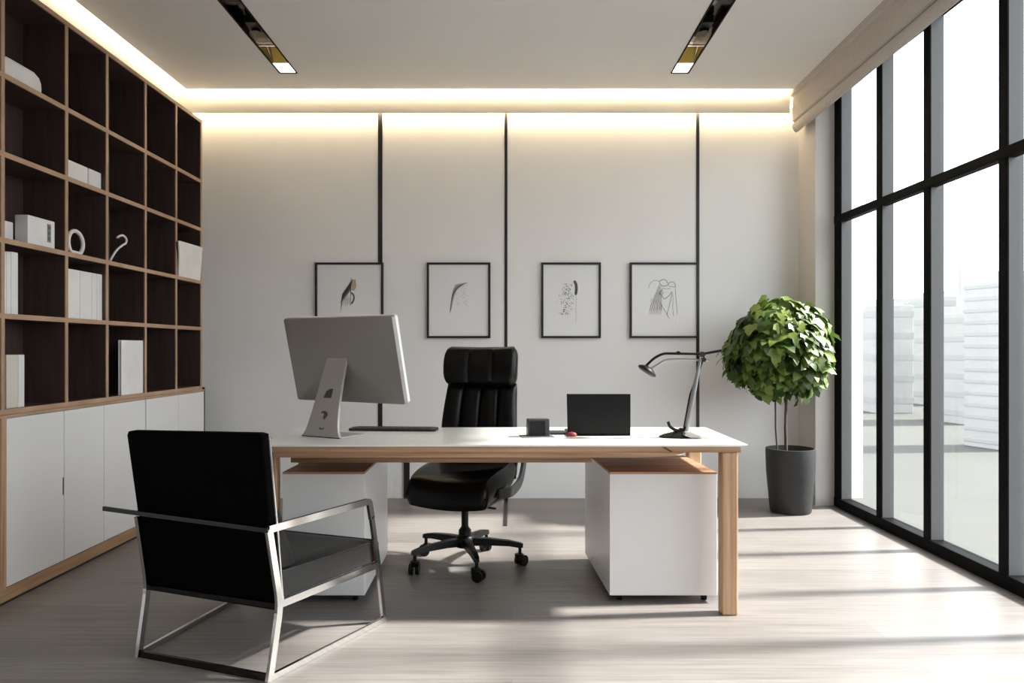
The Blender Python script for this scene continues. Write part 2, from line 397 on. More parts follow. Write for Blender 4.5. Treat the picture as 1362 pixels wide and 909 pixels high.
for y in (SY[0] - .002, SY[1]): cp('end_panel' if y < 3 else 'stile', BX1 - .022, BX1, y - .013, y + .024, .072, .852, M['oak_z'])
cp('end_panel', BX0, BX1, CY1 - .012, CY1, 0, .88, M['dark_grey'])
dy = [SY[0] + .024, 3.405, None, SY[1] + .026, 3.896, 4.279, 4.765, 5.235, CY1 - .014]
prev = None
gaps = {3.896: .0025, 4.279: .002, 4.765: .006, 5.235: .002}
for a, c in zip(dy, dy[1:]):
    if a is None or c is None: continue
    ga, gc = gaps.get(a, .001), gaps.get(c, .001)
    d = cp('door', BX1 - .020, BX1 - .001, a + ga, c - gc, .075, .849, M['white_lac'], bev=.0012)
    if abs(c - 3.896) < .01:
        cp('finger_pull', BX1 - .004, BX1 - .0002, c - .013, c - .003, .415, .505, M['slat'], d)

# things on the shelves
def shelf_box(name, label, cat, x0, x1, y0, y1, z0, h, m, bev=.003, group=None):
    c = MB(); c.box(x0, x1, y0, y1, z0, z0 + h, bev); return tag(c.obj(name, m), label, cat, group)
S1, S2, S3, S4, S5 = 2.432, 2.072, 1.678, 1.332, .892
c = MB(); c.prism([(3.40, S1), (3.70, S1), (3.71, S1 + .02), (3.708, S1 + .055), (3.69, S1 + .085), (3.65, S1 + .10), (3.45, S1 + .10), (3.415, S1 + .09), (3.40, S1 + .06)][::-1], 0, -2.50, -2.345, .012, 3)
# shift clear of the upright
o = c.obj('storage_case', M['white_item'], None, True); o.location.y = .045
tag(o, 'white rounded case lying in a top row cell of the bookcase', 'storage case')
G = 'white boxes side by side on the second shelf'
shelf_box('storage_box', 'longer of two low white boxes side by side in a second row cell', 'box', -2.50, -2.345, 3.945, 4.155, S2, .10, M['white_item'], .003, G)
shelf_box('storage_box', 'shorter of two low white boxes side by side in a second row cell', 'box', -2.50, -2.345, 4.168, 4.292, S2, .10, M['white_item'], .003, G)
rd = thing('radio', 'white box radio with a grey button strip on the third shelf', 'radio', (-2.37, 3.74, S3))
c = MB(); c.box(-.035, .03, -.106, .109, 0, .142, .004); c.obj('body', M['white_item'], rd)
c = MB(); c.box(.0295, .0312, .045, .075, .03, .122, .0006); pn = c.obj('button_strip', M['silver'], rd)
for k in range(3):
    c = MB(); c.cyl((.031, .06, .048 + .028 * k), (.0325, .06, .048 + .028 * k), .010, 18); c.obj('button', M['alu'], pn)
shelf_box('small_block', 'small white block standing beside the box radio', 'block', -2.44, -2.40, 3.555, 3.618, S3, .10, M['white_item'])
# ring sculpture
rg = MB(); pts = []
for k in range(33):
    a = 2 * math.pi * k / 32; y = .072 * math.cos(a); z = .066 * math.sin(a)
    if z < -.052: z = -.052 - (z + .052) * .1 * 0
    pts.append((0, y * (1 if y > 0 else .9), z))
rings = []
n = 32
for k in range(n):
    p = Vector(pts[k]); t = (Vector(pts[(k + 1) % n]) - Vector(pts[k - 1])).normalized(); a = Vector((1, 0, 0)); bb = t.cross(a)
    rings.append([p + .011 * (math.cos(j * math.pi / 5) * a + math.sin(j * math.pi / 5) * bb) for j in range(10)])
VR = [[rg.bm.verts.new(p) for p in r] for r in rings]
for k in range(n):
    a, b2 = VR[k], VR[(k + 1) % n]
    for j in range(10): rg.bm.faces.new((a[j], a[(j + 1) % 10], b2[(j + 1) % 10], b2[j]))
o = rg.obj('ring_ornament', M['white_item'], None, True, 60); o.location = (-2.36, 4.062, S3 + .063)
tag(o, 'white ring shaped ornament standing on the third shelf', 'ornament')
c = MB(); cp_ = [(4.395, .006), (4.43, .045), (4.475, .085), (4.535, .118), (4.572, .132), (4.585, .150), (4.575, .168), (4.545, .178), (4.51, .172), (4.475, .155)]
c.tube(fillet([(0, y - 4.46, z) for y, z in cp_], .03, 4), .0065, 10)
o = c.obj('wire_ornament', M['white_item'], None, True, 60); o.location = (-2.35, 4.46, S3)
tag(o, 'slender white hooked curl ornament on the third shelf', 'ornament')
# magazine bulging out of the end cell
mg = thing('magazine', 'white magazine with a curved edge sticking out of the end cell', 'magazine', (-2.326, 5.40, S3)); mg.rotation_euler = (0, R(4.5), 0)
poly = [(-.170, 0), (-.178, .08), (-.186, .15), (-.200, .20), (-.212, .240), (-.19, .242), (.186, .246), (.19, 0)]
c = MB(); c.prism(poly, 0, 0, .008); c.obj('cover', M['white_item'], mg)
poly = [(-.182, 0), (-.186, .15), (-.21, .20), (-.216, .232), (.184, .236), (.186, 0)]
c = MB(); c.prism(poly, 0, -.007, -.001); c.obj('shadow_sheet', M['plastic_black'], mg)  # black sheet put in for the shadow wedge beside the white cover
G = 'white binders in the fourth row'
for y0, y1, h, lb in ((3.445, 3.478, .285, 'white binder touching the upright in the group of three on the fourth row'), (3.481, 3.511, .29, 'middle white binder in the group of three on the fourth row'), (3.514, 3.562, .293, 'white binder of the group of three beside the empty part of the cell')):
    bk = shelf_box('binder', lb, 'binder', -2.52, -2.34, y0, y1, S4, h, M['white_item'], .002, G)
G = 'white binders filling one cell'
for y0, y1, lb in ((3.937, 4.075, 'widest white binder in the cell filled by four binders'), (4.078, 4.19, 'white binder second in the filled fourth row cell'), (4.193, 4.24, 'thinnest white binder in the filled fourth row cell'), (4.243, 4.297, 'white binder against the farther upright of the filled cell')):
    shelf_box('binder', lb, 'binder', -2.52, -2.342, y0, y1, S4, .262, M['white_item'], .002, G)
G = 'books in the bottom row'
for y0, y1, m_, lb in ((3.484, 3.565, M['cream_item'], 'cream binder standing in the bottom row beside a slim white book'), (3.568, 3.612, M['white_item'], 'slim white book standing beside the cream binder in the bottom row')):
    shelf_box('binder' if m_ is M['cream_item'] else 'book', lb, 'book', -2.52, -2.342, y0, y1, S5, .25, m_, .002, G)
bk = thing('book', 'large white hardcover book standing upright in the middle of the bottom row', 'book', (-2.345, 4.617, S5))
c = MB(); c.box(-.003, 0, -.135, .131, 0, .33, .001); c.box(.013, .016, -.135, .131, 0, .33, .001); c.box(-.003, .016, .128, .131, 0, .33, .001); c.obj('cover', M['white_item'], bk)
c = MB(); c.box(0, .013, -.131, .128, .003, .327); c.obj('pages', M['paper'], bk)

# ------------------------------------------------------------------ pictures
def stroke(mb, pts, wd, y=-.0042):
    pts = [Vector((p[0], p[1])) for p in pts]; n = len(pts); L_, R_ = [], []
    for i, p in enumerate(pts):
        t = (pts[min(i + 1, n - 1)] - pts[max(i - 1, 0)])
        t = t.normalized() if t.length > 1e-6 else Vector((1, 0)); q = Vector((-t.y, t.x)); k = wd * (.5 if 0 < i < n - 1 else .15)
        L_.append(mb.bm.verts.new((p.x + q.x * k, y, p.y + q.y * k))); R_.append(mb.bm.verts.new((p.x - q.x * k, y, p.y - q.y * k)))
    for i in range(n - 1): mb.bm.faces.new((L_[i], L_[i + 1], R_[i + 1], R_[i]))
def bez(a, b, c, d, n=12):
    out = []
    for i in range(n + 1):
        t = i / n; u_ = 1 - t
        out.append(tuple(u_ ** 3 * a[k] + 3 * u_ * u_ * t * b[k] + 3 * u_ * t * t * c[k] + t ** 3 * d[k] for k in (0, 1)))
    return out
def picture(x0, x1, z0, z1, label, draw, fw=.017):
    cx, cz = (x0 + x1) / 2, (z0 + z1) / 2; hx, hz = (x1 - x0) / 2, (z1 - z0) / 2
    r = thing('framed_drawing', label, 'picture', (cx, Y_BACK - .012, cz), 0, 'black framed drawings on the back wall')
    c = MB()
    c.box(-hx, hx, -.014, .012, hz - fw, hz, .002); c.box(-hx, hx, -.014, .012, -hz, -hz + fw, .002)
    c.box(-hx, -hx + fw, -.014, .012, -hz + fw, hz - fw, .002); c.box(hx - fw, hx, -.014, .012, -hz + fw, hz - fw, .002)
    c.obj('frame', M['slat'], r)
    c = MB(); c.box(-hx + fw, hx - fw, -.003, .008, -hz + fw, hz - fw); pp = c.obj('paper', M['paper'], r)
    for m_, fn in draw:
        c = MB(); fn(c); c.obj('ink_drawing', m_, pp)
rnd = random.Random(4)
def d1a(c):
    for k in range(26):
        t = k / 25; x = -.055 - .0 + .075 * t
        stroke(c, [(x - .012, .03 + .09 * t - .05), (x, .05 + .115 * t - .02), (x + .004, .06 + .11 * t)], .0035)
    for k in range(26):
        x, z = rnd.uniform(-.06, -.01), rnd.uniform(-.0, .05); stroke(c, [(x, z), (x + rnd.uniform(-.01, .01), z - .012)], .003)
    stroke(c, [(-.055, .05), (-.06, -.02), (-.068, -.09)], .006); stroke(c, [(.012, .175), (.012, .08), (.006, -.04)], .006)
    stroke(c, bez((.01, .06), (.045, .05), (.045, 0), (.012, -.03)), .012)
def d1b(c):
    for k in range(16): stroke(c, [(-.05 + .004 * k, .02), (-.052 + .0045 * k, -.02 - .03 * rnd.random())], .004)
def d1c(c):
    c.face([(.018, -.0041, .165), (.05, -.0041, .16), (.056, -.0041, .11), (.04, -.0041, .075), (.018, -.0041, .08)])
def d2a(c):
    for k in range(17):
        t = k / 16
        stroke(c, bez((-.065 + .012 * t, -.09 + .10 * t), (-.06 + .02 * t, .0 + .06 * t), (-.05 + .04 * t, .08 + .03 * t), (-.02 + .10 * t, .13 + .012 * t)), .0022)
    for k in range(36):
        x, z = rnd.uniform(-.02, .06), rnd.uniform(-.03, .13); stroke(c, [(x, z), (x + rnd.uniform(-.02, .02), z + rnd.uniform(-.02, .02))], .005)
def d2b(c):
    for k in range(4): stroke(c, bez((-.068, -.1), (-.062 + .004 * k, -.04), (-.055 + .006 * k, .05), (-.035 + .009 * k, .1)), .0018)
def d3a(c):
    for k in range(150):
        t = rnd.random(); z = .13 - .24 * t; x = rnd.gauss(-.02 - .03 * t, .028); x = min(x, .035)
        s_ = rnd.uniform(.002, .0045); c.face([(x - s_, -.0042, z), (x, -.0042, z - s_), (x + s_, -.0042, z), (x, -.0042, z + s_)])
    stroke(c, bez((.02, .15), (.045, .14), (.045, .09), (.035, .04)), .022)
    for k in range(16): stroke(c, [(.038 + rnd.uniform(-.004, .004), .1 - .017 * k), (.042 + rnd.uniform(-.004, .004), .088 - .017 * k)], .006)
def d3b(c):
    for k in range(30):
        t = rnd.random(); x = rnd.gauss(-.02, .03); z = .1 - .2 * t; stroke(c, [(x, z), (x - .01, z - .015)], .003)
def d4a(c):
    stroke(c, bez((-.04, .14), (-.02, .175), (.03, .17), (.03, .12)), .004); stroke(c, bez((-.035, .14), (-.03, .10), (.02, .11), (.03, .12)), .004)
    stroke(c, bez((.03, .12), (.05, .16), (.09, .15), (.09, .10)), .0035); stroke(c, bez((.03, .12), (.05, .1), (.07, .11), (.09, .105)), .003)
    stroke(c, bez((-.12, .09), (-.12, .15), (-.07, .17), (-.035, .145)), .0025)
    for k in range(7): stroke(c, bez((-.035 + .006 * k, .13 - .012 * k), (-.06 + .006 * k, .06), (-.09 + .010 * k, 0), (-.115 + .016 * k, -.085)), .003)
    stroke(c, bez((-.04, .07), (-.02, .03), (-.005, .02), (.0, .01)), .004); stroke(c, bez((0, .01), (.03, .02), (.05, .05), (.06, .07)), .004)
    stroke(c, bez((.06, .06), (.05, -.02), (.03, -.07), (.02, -.12)), .0035); stroke(c, bez((.085, .1), (.09, .03), (.1, -.06), (.102, -.11)), .003)
    stroke(c, bez((-.03, -.02), (-.01, -.06), (.02, -.1), (.045, -.15)), .003); stroke(c, bez((-.01, .09), (-.04, .06), (-.03, .04), (-.045, .05)), .003)
    stroke(c, bez((.065, .07), (.075, 0), (.06, -.05), (.075, -.13)), .0025); stroke(c, bez((-.015, .1), (.02, .08), (.03, .1), (.05, .09)), .0025)
def d4b(c):
    for k in range(22): stroke(c, [(-.11 + .004 * k + .02 * rnd.random(), -.03 + .05 * rnd.random()), (-.115 + .0045 * k, -.11)], .003)
    for k in range(10): stroke(c, [(-.09 + .02 * k, -.15 - .02 * rnd.random()), (-.075 + .018 * k, -.165 - .015 * rnd.random())], .0025)
ZP0, ZP1 = 1.253, 1.843
picture(-1.535, -1.003, ZP0, ZP1, 'framed drawing partly hidden by the desktop monitor', [(M['ink'], d1a), (M['ink_soft'], d1b), (M['ink_brown'], d1c)])
picture(-.664, -.168, ZP0, ZP1, 'framed pale feathery drawing just above the office chair', [(M['ink_soft'], d2a), (M['ink_mid'], d2b)])
picture(.228, .693, ZP0, ZP1, 'framed drawing of scattered dots and one dark slash', [(M['ink'], d3a), (M['ink_soft'], d3b)])
picture(.918, 1.455, ZP0, ZP1, 'framed line drawing of loose curves above the desk lamp', [(M['ink'], d4a), (M['ink_soft'], d4b)])

# ------------------------------------------------------------------ desk
DX0, DX1, DY0, DY1, DZ = -1.122, 1.034, 3.288, 4.02, .75
dk = thing('desk', 'long white topped desk with oak edge and oak legs', 'desk', (0, 3.65, 0))
def dp(name, x0, x1, y0, y1, z0, z1, m, bev=.002):
    c = MB(); c.box(x0, x1, y0 - 3.65, y1 - 3.65, z0, z1, bev); return c.obj(name, m, dk)
c = MB(); c.prism([(DX0, DZ), (DX1, DZ), (DX1, DZ - .003), (DX1 - .03, DZ - .008), (DX0 + .03, DZ - .008), (DX0, DZ - .003)], 1, DY0 - 3.65, DY1 - 3.65); c.obj('desktop', M['white_top'], dk)
dp('edge_board', DX0 + .03, DX1 - .032, DY0 + .002, DY1 - .002, .716, DZ - .008, M['oak_x'])
k_ = MB(); k_.prism([(.655, .741), (.672, .738), (.70, .722), (.705, .7175), (.695, .719), (.672, .732)], 1, DY0 - 3.65 - .0005, DY0 - 3.65 + .004); k_.obj('wood_knot', M['knot'], dk)
c = MB(); c.prism([(-1.04, .716), (.76, .716), (.73, .706), (.66, .698), (.55, .694), (-1.04, .694)], 1, DY0 - 3.65 + .006, DY0 - 3.65 + .05); c.obj('apron', M['oak_x'], dk)
dp('cross_beam', -1.03, .37, 3.50, 3.55, .640, .716, M['oak_x'])
dp('rear_apron', -1.03, .93, 3.95, 3.985, .655, .716, M['oak_x'])
for x0, x1, y0, y1 in ((-1.12, -1.078, 3.435, 3.503), (-1.12, -1.078, 3.93, 3.998), (.920, .992, DY0 + .005, DY0 + .073), (.920, .992, 3.93, 3.998)):
    dp('leg', x0, x1, y0, y1, 0, .716, M['oak_z'], .008)

def pedestal(label, xf0, xf1, xb0, xb1):
    cx = (xf0 + xf1) / 2; y0, y1 = 3.455, 4.17
    r = thing('pedestal_cabinet', label, 'drawer pedestal', (cx, y0, 0), 0, 'white pedestals under the desk')
    q = [(xf0 - cx, 0), (xf1 - cx, 0), (xb1 - cx, y1 - y0), (xb0 - cx, y1 - y0)]
    c = MB(); c.prism(q, 2, .036, .594, .002); c.obj('body', M['white_lac'], r)
    c = MB(); c.prism([(x, y - .001 if y == 0 else y) for x, y in q], 2, .594, .604, .0015); c.obj('wood_top', M['oak_x'], r)
    for x in (xf0 - cx + .05, xf1 - cx - .05):
        for y in (.05, y1 - y0 - .06):
            c = MB(); c.cyl((x - .011, y, .018), (x + .011, y, .018), .018, 18); c.box(x - .014, x + .014, y - .02, y + .02, .028, .037); c.obj('caster', M['plastic_black'], r, True)
    for k in range(3):
        c = MB(); c.box(xb0 - cx + .01, xb1 - cx - .01, y1 - y0, y1 - y0 + .016, .045 + .182 * k, .045 + .182 * k + .178, .002); d = c.obj('drawer', M['white_lac'], r)
        c = MB(); c.box(-.08, .08, y1 - y0 + .016, y1 - y0 + .024, .19 + .182 * k, .2 + .182 * k, .001); c.obj('handle', M['dark_grey'], d)
pedestal('white pedestal with oak top under the lamp end of the desk', .449, .943, .405, .90)
pedestal('white pedestal with oak top under the monitor end of the desk', -1.055, -.677, -1.04, -.69)

# ------------------------------------------------------------------ desktop monitor
mo = thing('desktop_monitor', 'silver desktop monitor seen from behind on a flared stand', 'monitor', (-.904, 3.57, DZ), R(-30))
def rrect(hx, hz, r, n=5):
    out = []
    for sx, sz, a0 in ((1, 1, 0), (-1, 1, 90), (-1, -1, 180), (1, -1, 270)):
        for k in range(n + 1):
            a = R(a0 + 90 * k / n); out.append((sx * (hx - r) + r * math.cos(a), sz * (hz - r) + r * math.sin(a)))
    return out
PW, PH = .350, .214
TILT = R(13.5)
def tilt(p):   # panel local -> monitor local
    x, y, z = p; c_, s_ = math.cos(TILT), math.sin(TILT)
    return (x + .010, .135 + y * c_ - z * s_, .366 + y * s_ + z * c_)
base = rrect(PW, PH, .012)
rings = []
for sc, y in ((1, .016), (1, -.002), (.995, -.007), (.96, -.010), (.8, -.018), (.55, -.026), (.25, -.030)):
    rings.append([tilt((x * sc, y, z * sc)) for x, z in base])
c = MB(); c.loft(rings); c.obj('back_shell', M['silver'], mo, True, 50)
c = MB(); c.loft([[tilt((x * s_, y, z * s_)) for x, z in base] for s_, y in ((1.0, .0165), (1.0, .034))]); c.obj('bezel', M['white_lac'], mo, False)
c = MB(); c.loft([[tilt((x * .97, y, z * .955)) for x, z in base] for y in (.0341, .0352)]); c.obj('screen', M['screen'], mo)
# stand: flared plate leaning up to the hinge, foot running forward under the panel
def sy(z): return .115 * (z / .39) ** 1.15
def hw(z): t = z / .39; return .122 - .088 * t ** .55 + .028 * t
zs = [i * .39 / 14 for i in range(15)]
c = MB()
ring = []
for z in zs:
    y = sy(z); h = hw(z); ring.append([(-h, y - .008, z), (h, y - .008, z), (h, y + .006, z), (-h, y + .006, z)])
c.loft(ring)
c.obj('stand', M['silver_light'], mo, True, 50)
c = MB(); c.prism([(-.12, -.002), (.12, -.002), (.115, .18), (-.115, .18)], 2, 0, .006, .002); c.obj('foot', M['silver_light'], mo)
c = MB(); c.prism([(-.121, -.009), (.121, -.009), (.121, .0), (-.121, .0)], 2, 0, .004); c.obj('foot_edge', M['plastic_black'], mo)
def mark(poly):
    c = MB(); cx = sum(p[0] for p in poly) / len(poly); poly = [(cx + (x - cx) * 1.35, z) for x, z in poly]; fr = [(x, sy(z) - .0092, z) for x, z in poly]; bk_ = [(x, sy(z) - .0075, z) for x, z in poly]
    c.loft([fr, bk_]); return c
mark([(-.020, .185), (.016, .185), (.018, .228), (.004, .228), (-.012, .216)]).obj('emblem', M['mark'], mo)
mark([(.002, .082), (.010, .09), (.016, .105), (.012, .118), (0, .124), (-.014, .120), (-.016, .112), (-.006, .114), (.0, .106), (-.004, .098), (-.002, .09)]).obj('emblem', M['mark'], mo)
mark([(-.012, .040), (-.002, .036), (.010, .040), (.012, .046), (.0, .042), (-.012, .046)]).obj('emblem', M['mark'], mo)

# keyboard
kb = thing('keyboard', 'slim dark grey keyboard lying behind the monitor on the desk', 'keyboard', (-.61, 3.885, DZ), R(-4))
c = MB(); c.prism([(x, y) for x, y in rrect(.225, .062, .02)], 2, 0, .012, .003); c.obj('body', M['dark_grey'], kb)
for r_ in range(4):
    for q in range(13):
        c = MB(); x = -.198 + .0305 * q; y = -.046 + .025 * r_; c.box(x, x + .027, y, y + .0215, .0115, .0145, .001); c.obj('key', M['plastic_black'], kb)

# desk speaker / clock, laptop, notebook, red thing
ck = thing('desk_clock', 'small charcoal wedge clock with a dark glass face on the desk', 'clock', (.125, 3.60, DZ), R(8))
c = MB(); c.prism([(-.03, 0), (.045, 0), (.032, .085), (-.018, .085)], 0, -.052, .052, .004); c.obj('body', M['dark_grey'], ck)
c = MB(); c.prism([(-.0305, .008), (-.0195, .076), (-.017, .076), (-.027, .008)], 0, -.044, .03); c.obj('face', M['screen'], ck)
c = MB(); c.box(-.085, .07, -.05, .06, 0, .004, .001); c.obj('base_plate', M['alu'], ck)
lp = thing('laptop', 'open black laptop turned away beside the desk lamp', 'laptop', (.42, 3.63, DZ), 0)
c = MB(); ring = []
c.prism([(-.152, 0.004), (.152, .004), (.152, .202), (-.156, .202)], 1, -.004, .004, .0015); lid = c.obj('lid', M['plastic_black'], lp)
c = MB(); c.box(-.142, .142, .0042, .0052, .014, .192); c.obj('screen', M['screen'], lid)
c = MB(); c.box(-.152, .152, -.004, .215, 0, .013, .003); c.obj('keyboard_deck', M['plastic_black'], lp)
c = MB(); c.box(-.13, .13, .03, .13, .013, .0145); c.obj('key_field', M['dark_grey'], lp)
nb = MB(); nb.box(-.055, .055, -.055, .055, 0, .012, .002); o = nb.obj('notebook', M['dark_grey']); o.location = (.208, 3.72, DZ); tag(o, 'small black notebook lying between the clock and the laptop', 'notebook')
c = MB(); ring = []
for s_, z in ((.9, 0), (1, .004), (.96, .012), (.7, .019), (.3, .022)):
    ring.append([(.026 * s_ * math.cos(k * math.pi / 10), .018 * s_ * math.sin(k * math.pi / 10), z) for k in range(20)])
c.loft(ring); o = c.obj('eraser', M['red'], None, True, 60); o.location = (.285, 3.60, DZ); tag(o, 'small low red object lying at the laptop corner', 'eraser')

# desk lamp (local origin at base; drawn in its own plane, slight thickness)
dl = thing('desk_lamp', 'black and grey swing arm lamp standing on the desk end', 'desk lamp', (.79, 3.575, DZ), R(0))
c = MB(); ring = []
for s_, z in ((1, 0), (1, .006), (.82, .014), (.45, .024), (.2, .034), (.1, .044)):
    ring.append([(-.012 + .078 * s_ * math.cos(k * math.pi / 16) + .03 * (1 - s_), .062 * s_ * math.sin(k * math.pi / 16), z) for k in range(32)])
c.loft(ring); c.obj('base', M['plastic_black'], dl, True, 50)
c = MB(); c.prism([(.02, .030), (.05, .028), (.092, .012), (.097, .004), (.04, .006), (.012, .016)], 1, -.075, -.02, .003); c.obj('base_plate', M['silver_light'], dl)
c = MB(); c.tube(fillet([(-.05, -.01, .074), (-.042, -.01, .05), (-.012, -.01, .032), (.02, -.01, .03), (.037, -.01, .05)], .02), .0075, 10); c.obj('yoke', M['plastic_black'], dl, True, 60)
J = (.112, 0, .392)
c = MB(); c.tube([(.036, -.008, .03), (.07, -.008, .2), (J[0] - .008, -.008, J[2] - .02)], [.011, .012, .007], 12); c.obj('lower_arm', M['lamp_grey'], dl, True, 60)
c = MB(); c.tube([(.028, .010, .03), (.06, .010, .2), (J[0] + .014, .010, J[2] - .01)], [.005, .0055, .004], 10); c.obj('lower_rod', M['plastic_black'], dl, True, 60)
c = MB(); c.cyl((J[0], -.02, J[2] + .002), (J[0], .022, J[2] + .002), .013, 20); c.cyl((J[0] + .008, -.018, J[2] - .024), (J[0] + .008, .02, J[2] - .024), .010, 20); c.obj('elbow_joint', M['dark_grey'], dl, True)
c = MB(); c.tube(fillet([(.205, 0, .412), (.14, 0, .40), (J[0], 0, J[2] + .003), (-.03, 0, .398), (-.072, 0, .398), (-.115, 0, .376), (-.152, 0, .340)], .03), .0062, 10); c.obj('upper_arm', M['plastic_black'], dl, True, 60)
c = MB(); c.tube(fillet([(.15, .006, .365), (J[0] + .008, .006, J[2] - .026), (-.0, .006, .372), (-.06, .006, .368), (-.10, .006, .342), (-.13, .006, .326), (-.155, .006, .332)], .03), .0052, 10); c.obj('upper_rod', M['lamp_grey'], dl, True, 60)
c = MB(); c.cyl((.0, -.012, .4), (.0, .012, .4), .009, 16); c.obj('knob', M['plastic_black'], dl, True)
hd = MB(); ring = []
A, B_ = Vector((-.188, 0, .336)), Vector((-.112, 0, .286)); ax = (B_ - A).normalized(); nr = Vector((ax.z, 0, -ax.x)); 
if nr.z < 0: nr = -nr
for s_, tt in ((.72, -.002), (1, .004), (.95, .014), (.6, .024), (.35, .030)):
    cen = (A + B_) / 2 + nr * (tt - .004); hl = (B_ - A).length / 2 + .004
    ring.append([cen + ax * (hl * s_ * math.cos(k * math.pi / 12)) + Vector((0, 1, 0)) * (.04 * s_ * math.sin(k * math.pi / 12)) for k in range(24)])
hd.loft(ring); hd.obj('lamp_head', M['plastic_black'], dl, True, 50)

# ------------------------------------------------------------------ office chair (local -Y is the sitter's forward)
oc = thing('office_chair', 'black high back leather swivel chair behind the desk', 'office chair', (-.255, 4.07, 0), R(-19))
def ss(t): return t * t * (3 - 2 * t)
def pad(hw_f, prof, nch, groove, thick, nu=33, nv=18, edge=.04, wrap=.03):
    """closed cushion: prof(v) -> (y, z, ny, nz) centreline and facing direction; u across"""
    bm_ = MB(); F, Bk = [], []
    for j in range(nv + 1):
        v = j / nv; y, z, ny, nz = prof(v); hwv = hw_f(v); f_, b_ = [], []
        ev = min(1, min(v, 1 - v) / .09); ev = math.sqrt(max(0, 1 - (1 - ev) ** 2))
        for i in range(nu + 1):
            u_ = -1 + 2 * i / nu; eu = min(1, (1 - abs(u_)) / .10); eu = math.sqrt(max(0, 1 - (1 - eu) ** 2))
            e = ev * eu; ch = 1 - groove * (1 - abs(math.sin((u_ * .5 + .5) * nch * math.pi)) ** .45) if nch else 1
            off = wrap * u_ * u_
            tf = thick * (.5 * e * ch) + off; tb = -thick * .5 * (.35 + .65 * e) * (1 if e > 0 else 0) + off
            f_.append(bm_.bm.verts.new((hwv * u_, y + ny * tf, z + nz * tf)))
            b_.append(bm_.bm.verts.new((hwv * u_, y + ny * tb, z + nz * tb)) if (0 < j < nv and 0 < i < nu) else f_[-1])
        F.append(f_); Bk.append(b_)
    def q(a, b, c, d):
        l = []
        for k in (a, b, c, d):
            if k not in l: l.append(k)
        if len(l) >= 3:
            try: bm_.bm.faces.new(l)
            except ValueError: pass
    for j in range(nv):
        for i in range(nu):
            q(F[j][i], F[j][i + 1], F[j + 1][i + 1], F[j + 1][i]); q(Bk[j][i], Bk[j + 1][i], Bk[j + 1][i + 1], Bk[j][i + 1])
    return bm_
# backrest: z .46 -> .955
def back_prof(v):
    z = .44 + .53 * v; y = .215 + .05 * v + .035 * math.sin(v * math.pi) * -1 + .02
    return y, z, -.985, .12
pad(lambda v: .252 - .042 * v - .03 * (1 - v) ** 4, back_prof, 4, .75, .085, 48, 20).obj('backrest', M['leather'], oc, True, 60)
def head_prof(v):
    z = .955 + .225 * v; y = .262 + .028 * v - .02 * math.sin(v * math.pi); return y, z, -.985, .1
pad(lambda v: .222 - .03 * abs(2 * v - 1) ** 4, head_prof, 3, .25, .11, 36, 12, wrap=.035).obj('headrest', M['leather'], oc, True, 60)
def seat_prof(v):      # v 0 = front lip, 1 = back
    y = -.27 + .52 * v; z = .445 + .02 * v - .05 * (1 - v) ** 5 + .05 * v ** 6
    return y, z, 0, 1
pad(lambda v: .222 + .02 * math.sin(v * math.pi), seat_prof, 0, 0, .14, 30, 20, wrap=.02).obj('seat', M['leather'], oc, True, 60)
c = MB(); c.prism([(-.2, -.2), (.2, -.2), (.21, .2), (-.21, .2)], 2, .355, .385, .012); c.obj('seat_pan', M['plastic_black'], oc, True, 50)
for sx in (-1, 1):
    c = MB(); ring = []
    pts = [(sx * .235, -.12, .42), (sx * .262, .02, .405), (sx * .268, .15, .44), (sx * .258, .24, .53), (sx * .245, .27, .62)]
    c.bar(fillet(pts, .08), (1, 0, 0), .05, .016); c.obj('side_shell', M['dark_grey'], oc, True, 50)
c = MB(); c.bar([(0, .05, .36), (0, .25, .37), (0, .315, .45), (0, .33, .70)], (1, 0, 0), .02, .09); c.obj('back_support', M['plastic_black'], oc)
c = MB(); c.box(-.07, .07, -.1, .12, .315, .36, .012); c.obj('mechanism', M['plastic_black'], oc)
c = MB(); c.cyl((.06, -.04, .335), (.2, -.06, .33), .006, 10); c.obj('lever', M['plastic_black'], oc, True)
c = MB(); c.lathe([(.034, .10), (.034, .19), (.026, .20), (.019, .21), (.019, .32)], seg=24); c.obj('gas_column', M['plastic_black'], oc, True)
c = MB(); c.lathe([(.03, .095), (.048, .1), (.052, .125), (.048, .155), (.034, .165)], seg=28); c.obj('hub', M['plastic_black'], oc, True, 50)
for k in range(5):
    a = R(-90 + 34 + 72 * k); d = Vector((math.cos(a), math.sin(a), 0)); sd_ = Vector((-d.y, d.x, 0))
    c = MB(); ring = []
    for t, hw_, z0, z1 in ((.03, .026, .108, .150), (.12, .022, .112, .148), (.24, .018, .108, .136), (.30, .015, .098, .124), (.315, .012, .10, .118)):
        p = d * t; ring.append([p - sd_ * hw_ + Vector((0, 0, z0)), p + sd_ * hw_ + Vector((0, 0, z0)), p + sd_ * hw_ * .8 + Vector((0, 0, z1)), p - sd_ * hw_ * .8 + Vector((0, 0, z1))])
    c.loft(ring); arm = c.obj('base_arm', M['plastic_black'], oc)
    p = d * .298; rot = Matrix.Rotation(a + .9, 3, 'Z')
    c = MB()
    for s_ in (-1, 1):
        q0 = p + rot @ Vector((.012, s_ * .008, .029)); q1 = p + rot @ Vector((.012, s_ * .026, .029)); c.cyl(q0, q1, .029, 20)
    c.cyl(p + Vector((0, 0, .04)), p + Vector((0, 0, .105)), .009, 12)
    qa = p + rot @ Vector((-.006, 0, .05)); c.cyl(qa - Vector((0, 0, .012)), qa + Vector((0, 0, .016)), .024, 16)
    c.obj('caster', M['plastic_black'], arm, True)

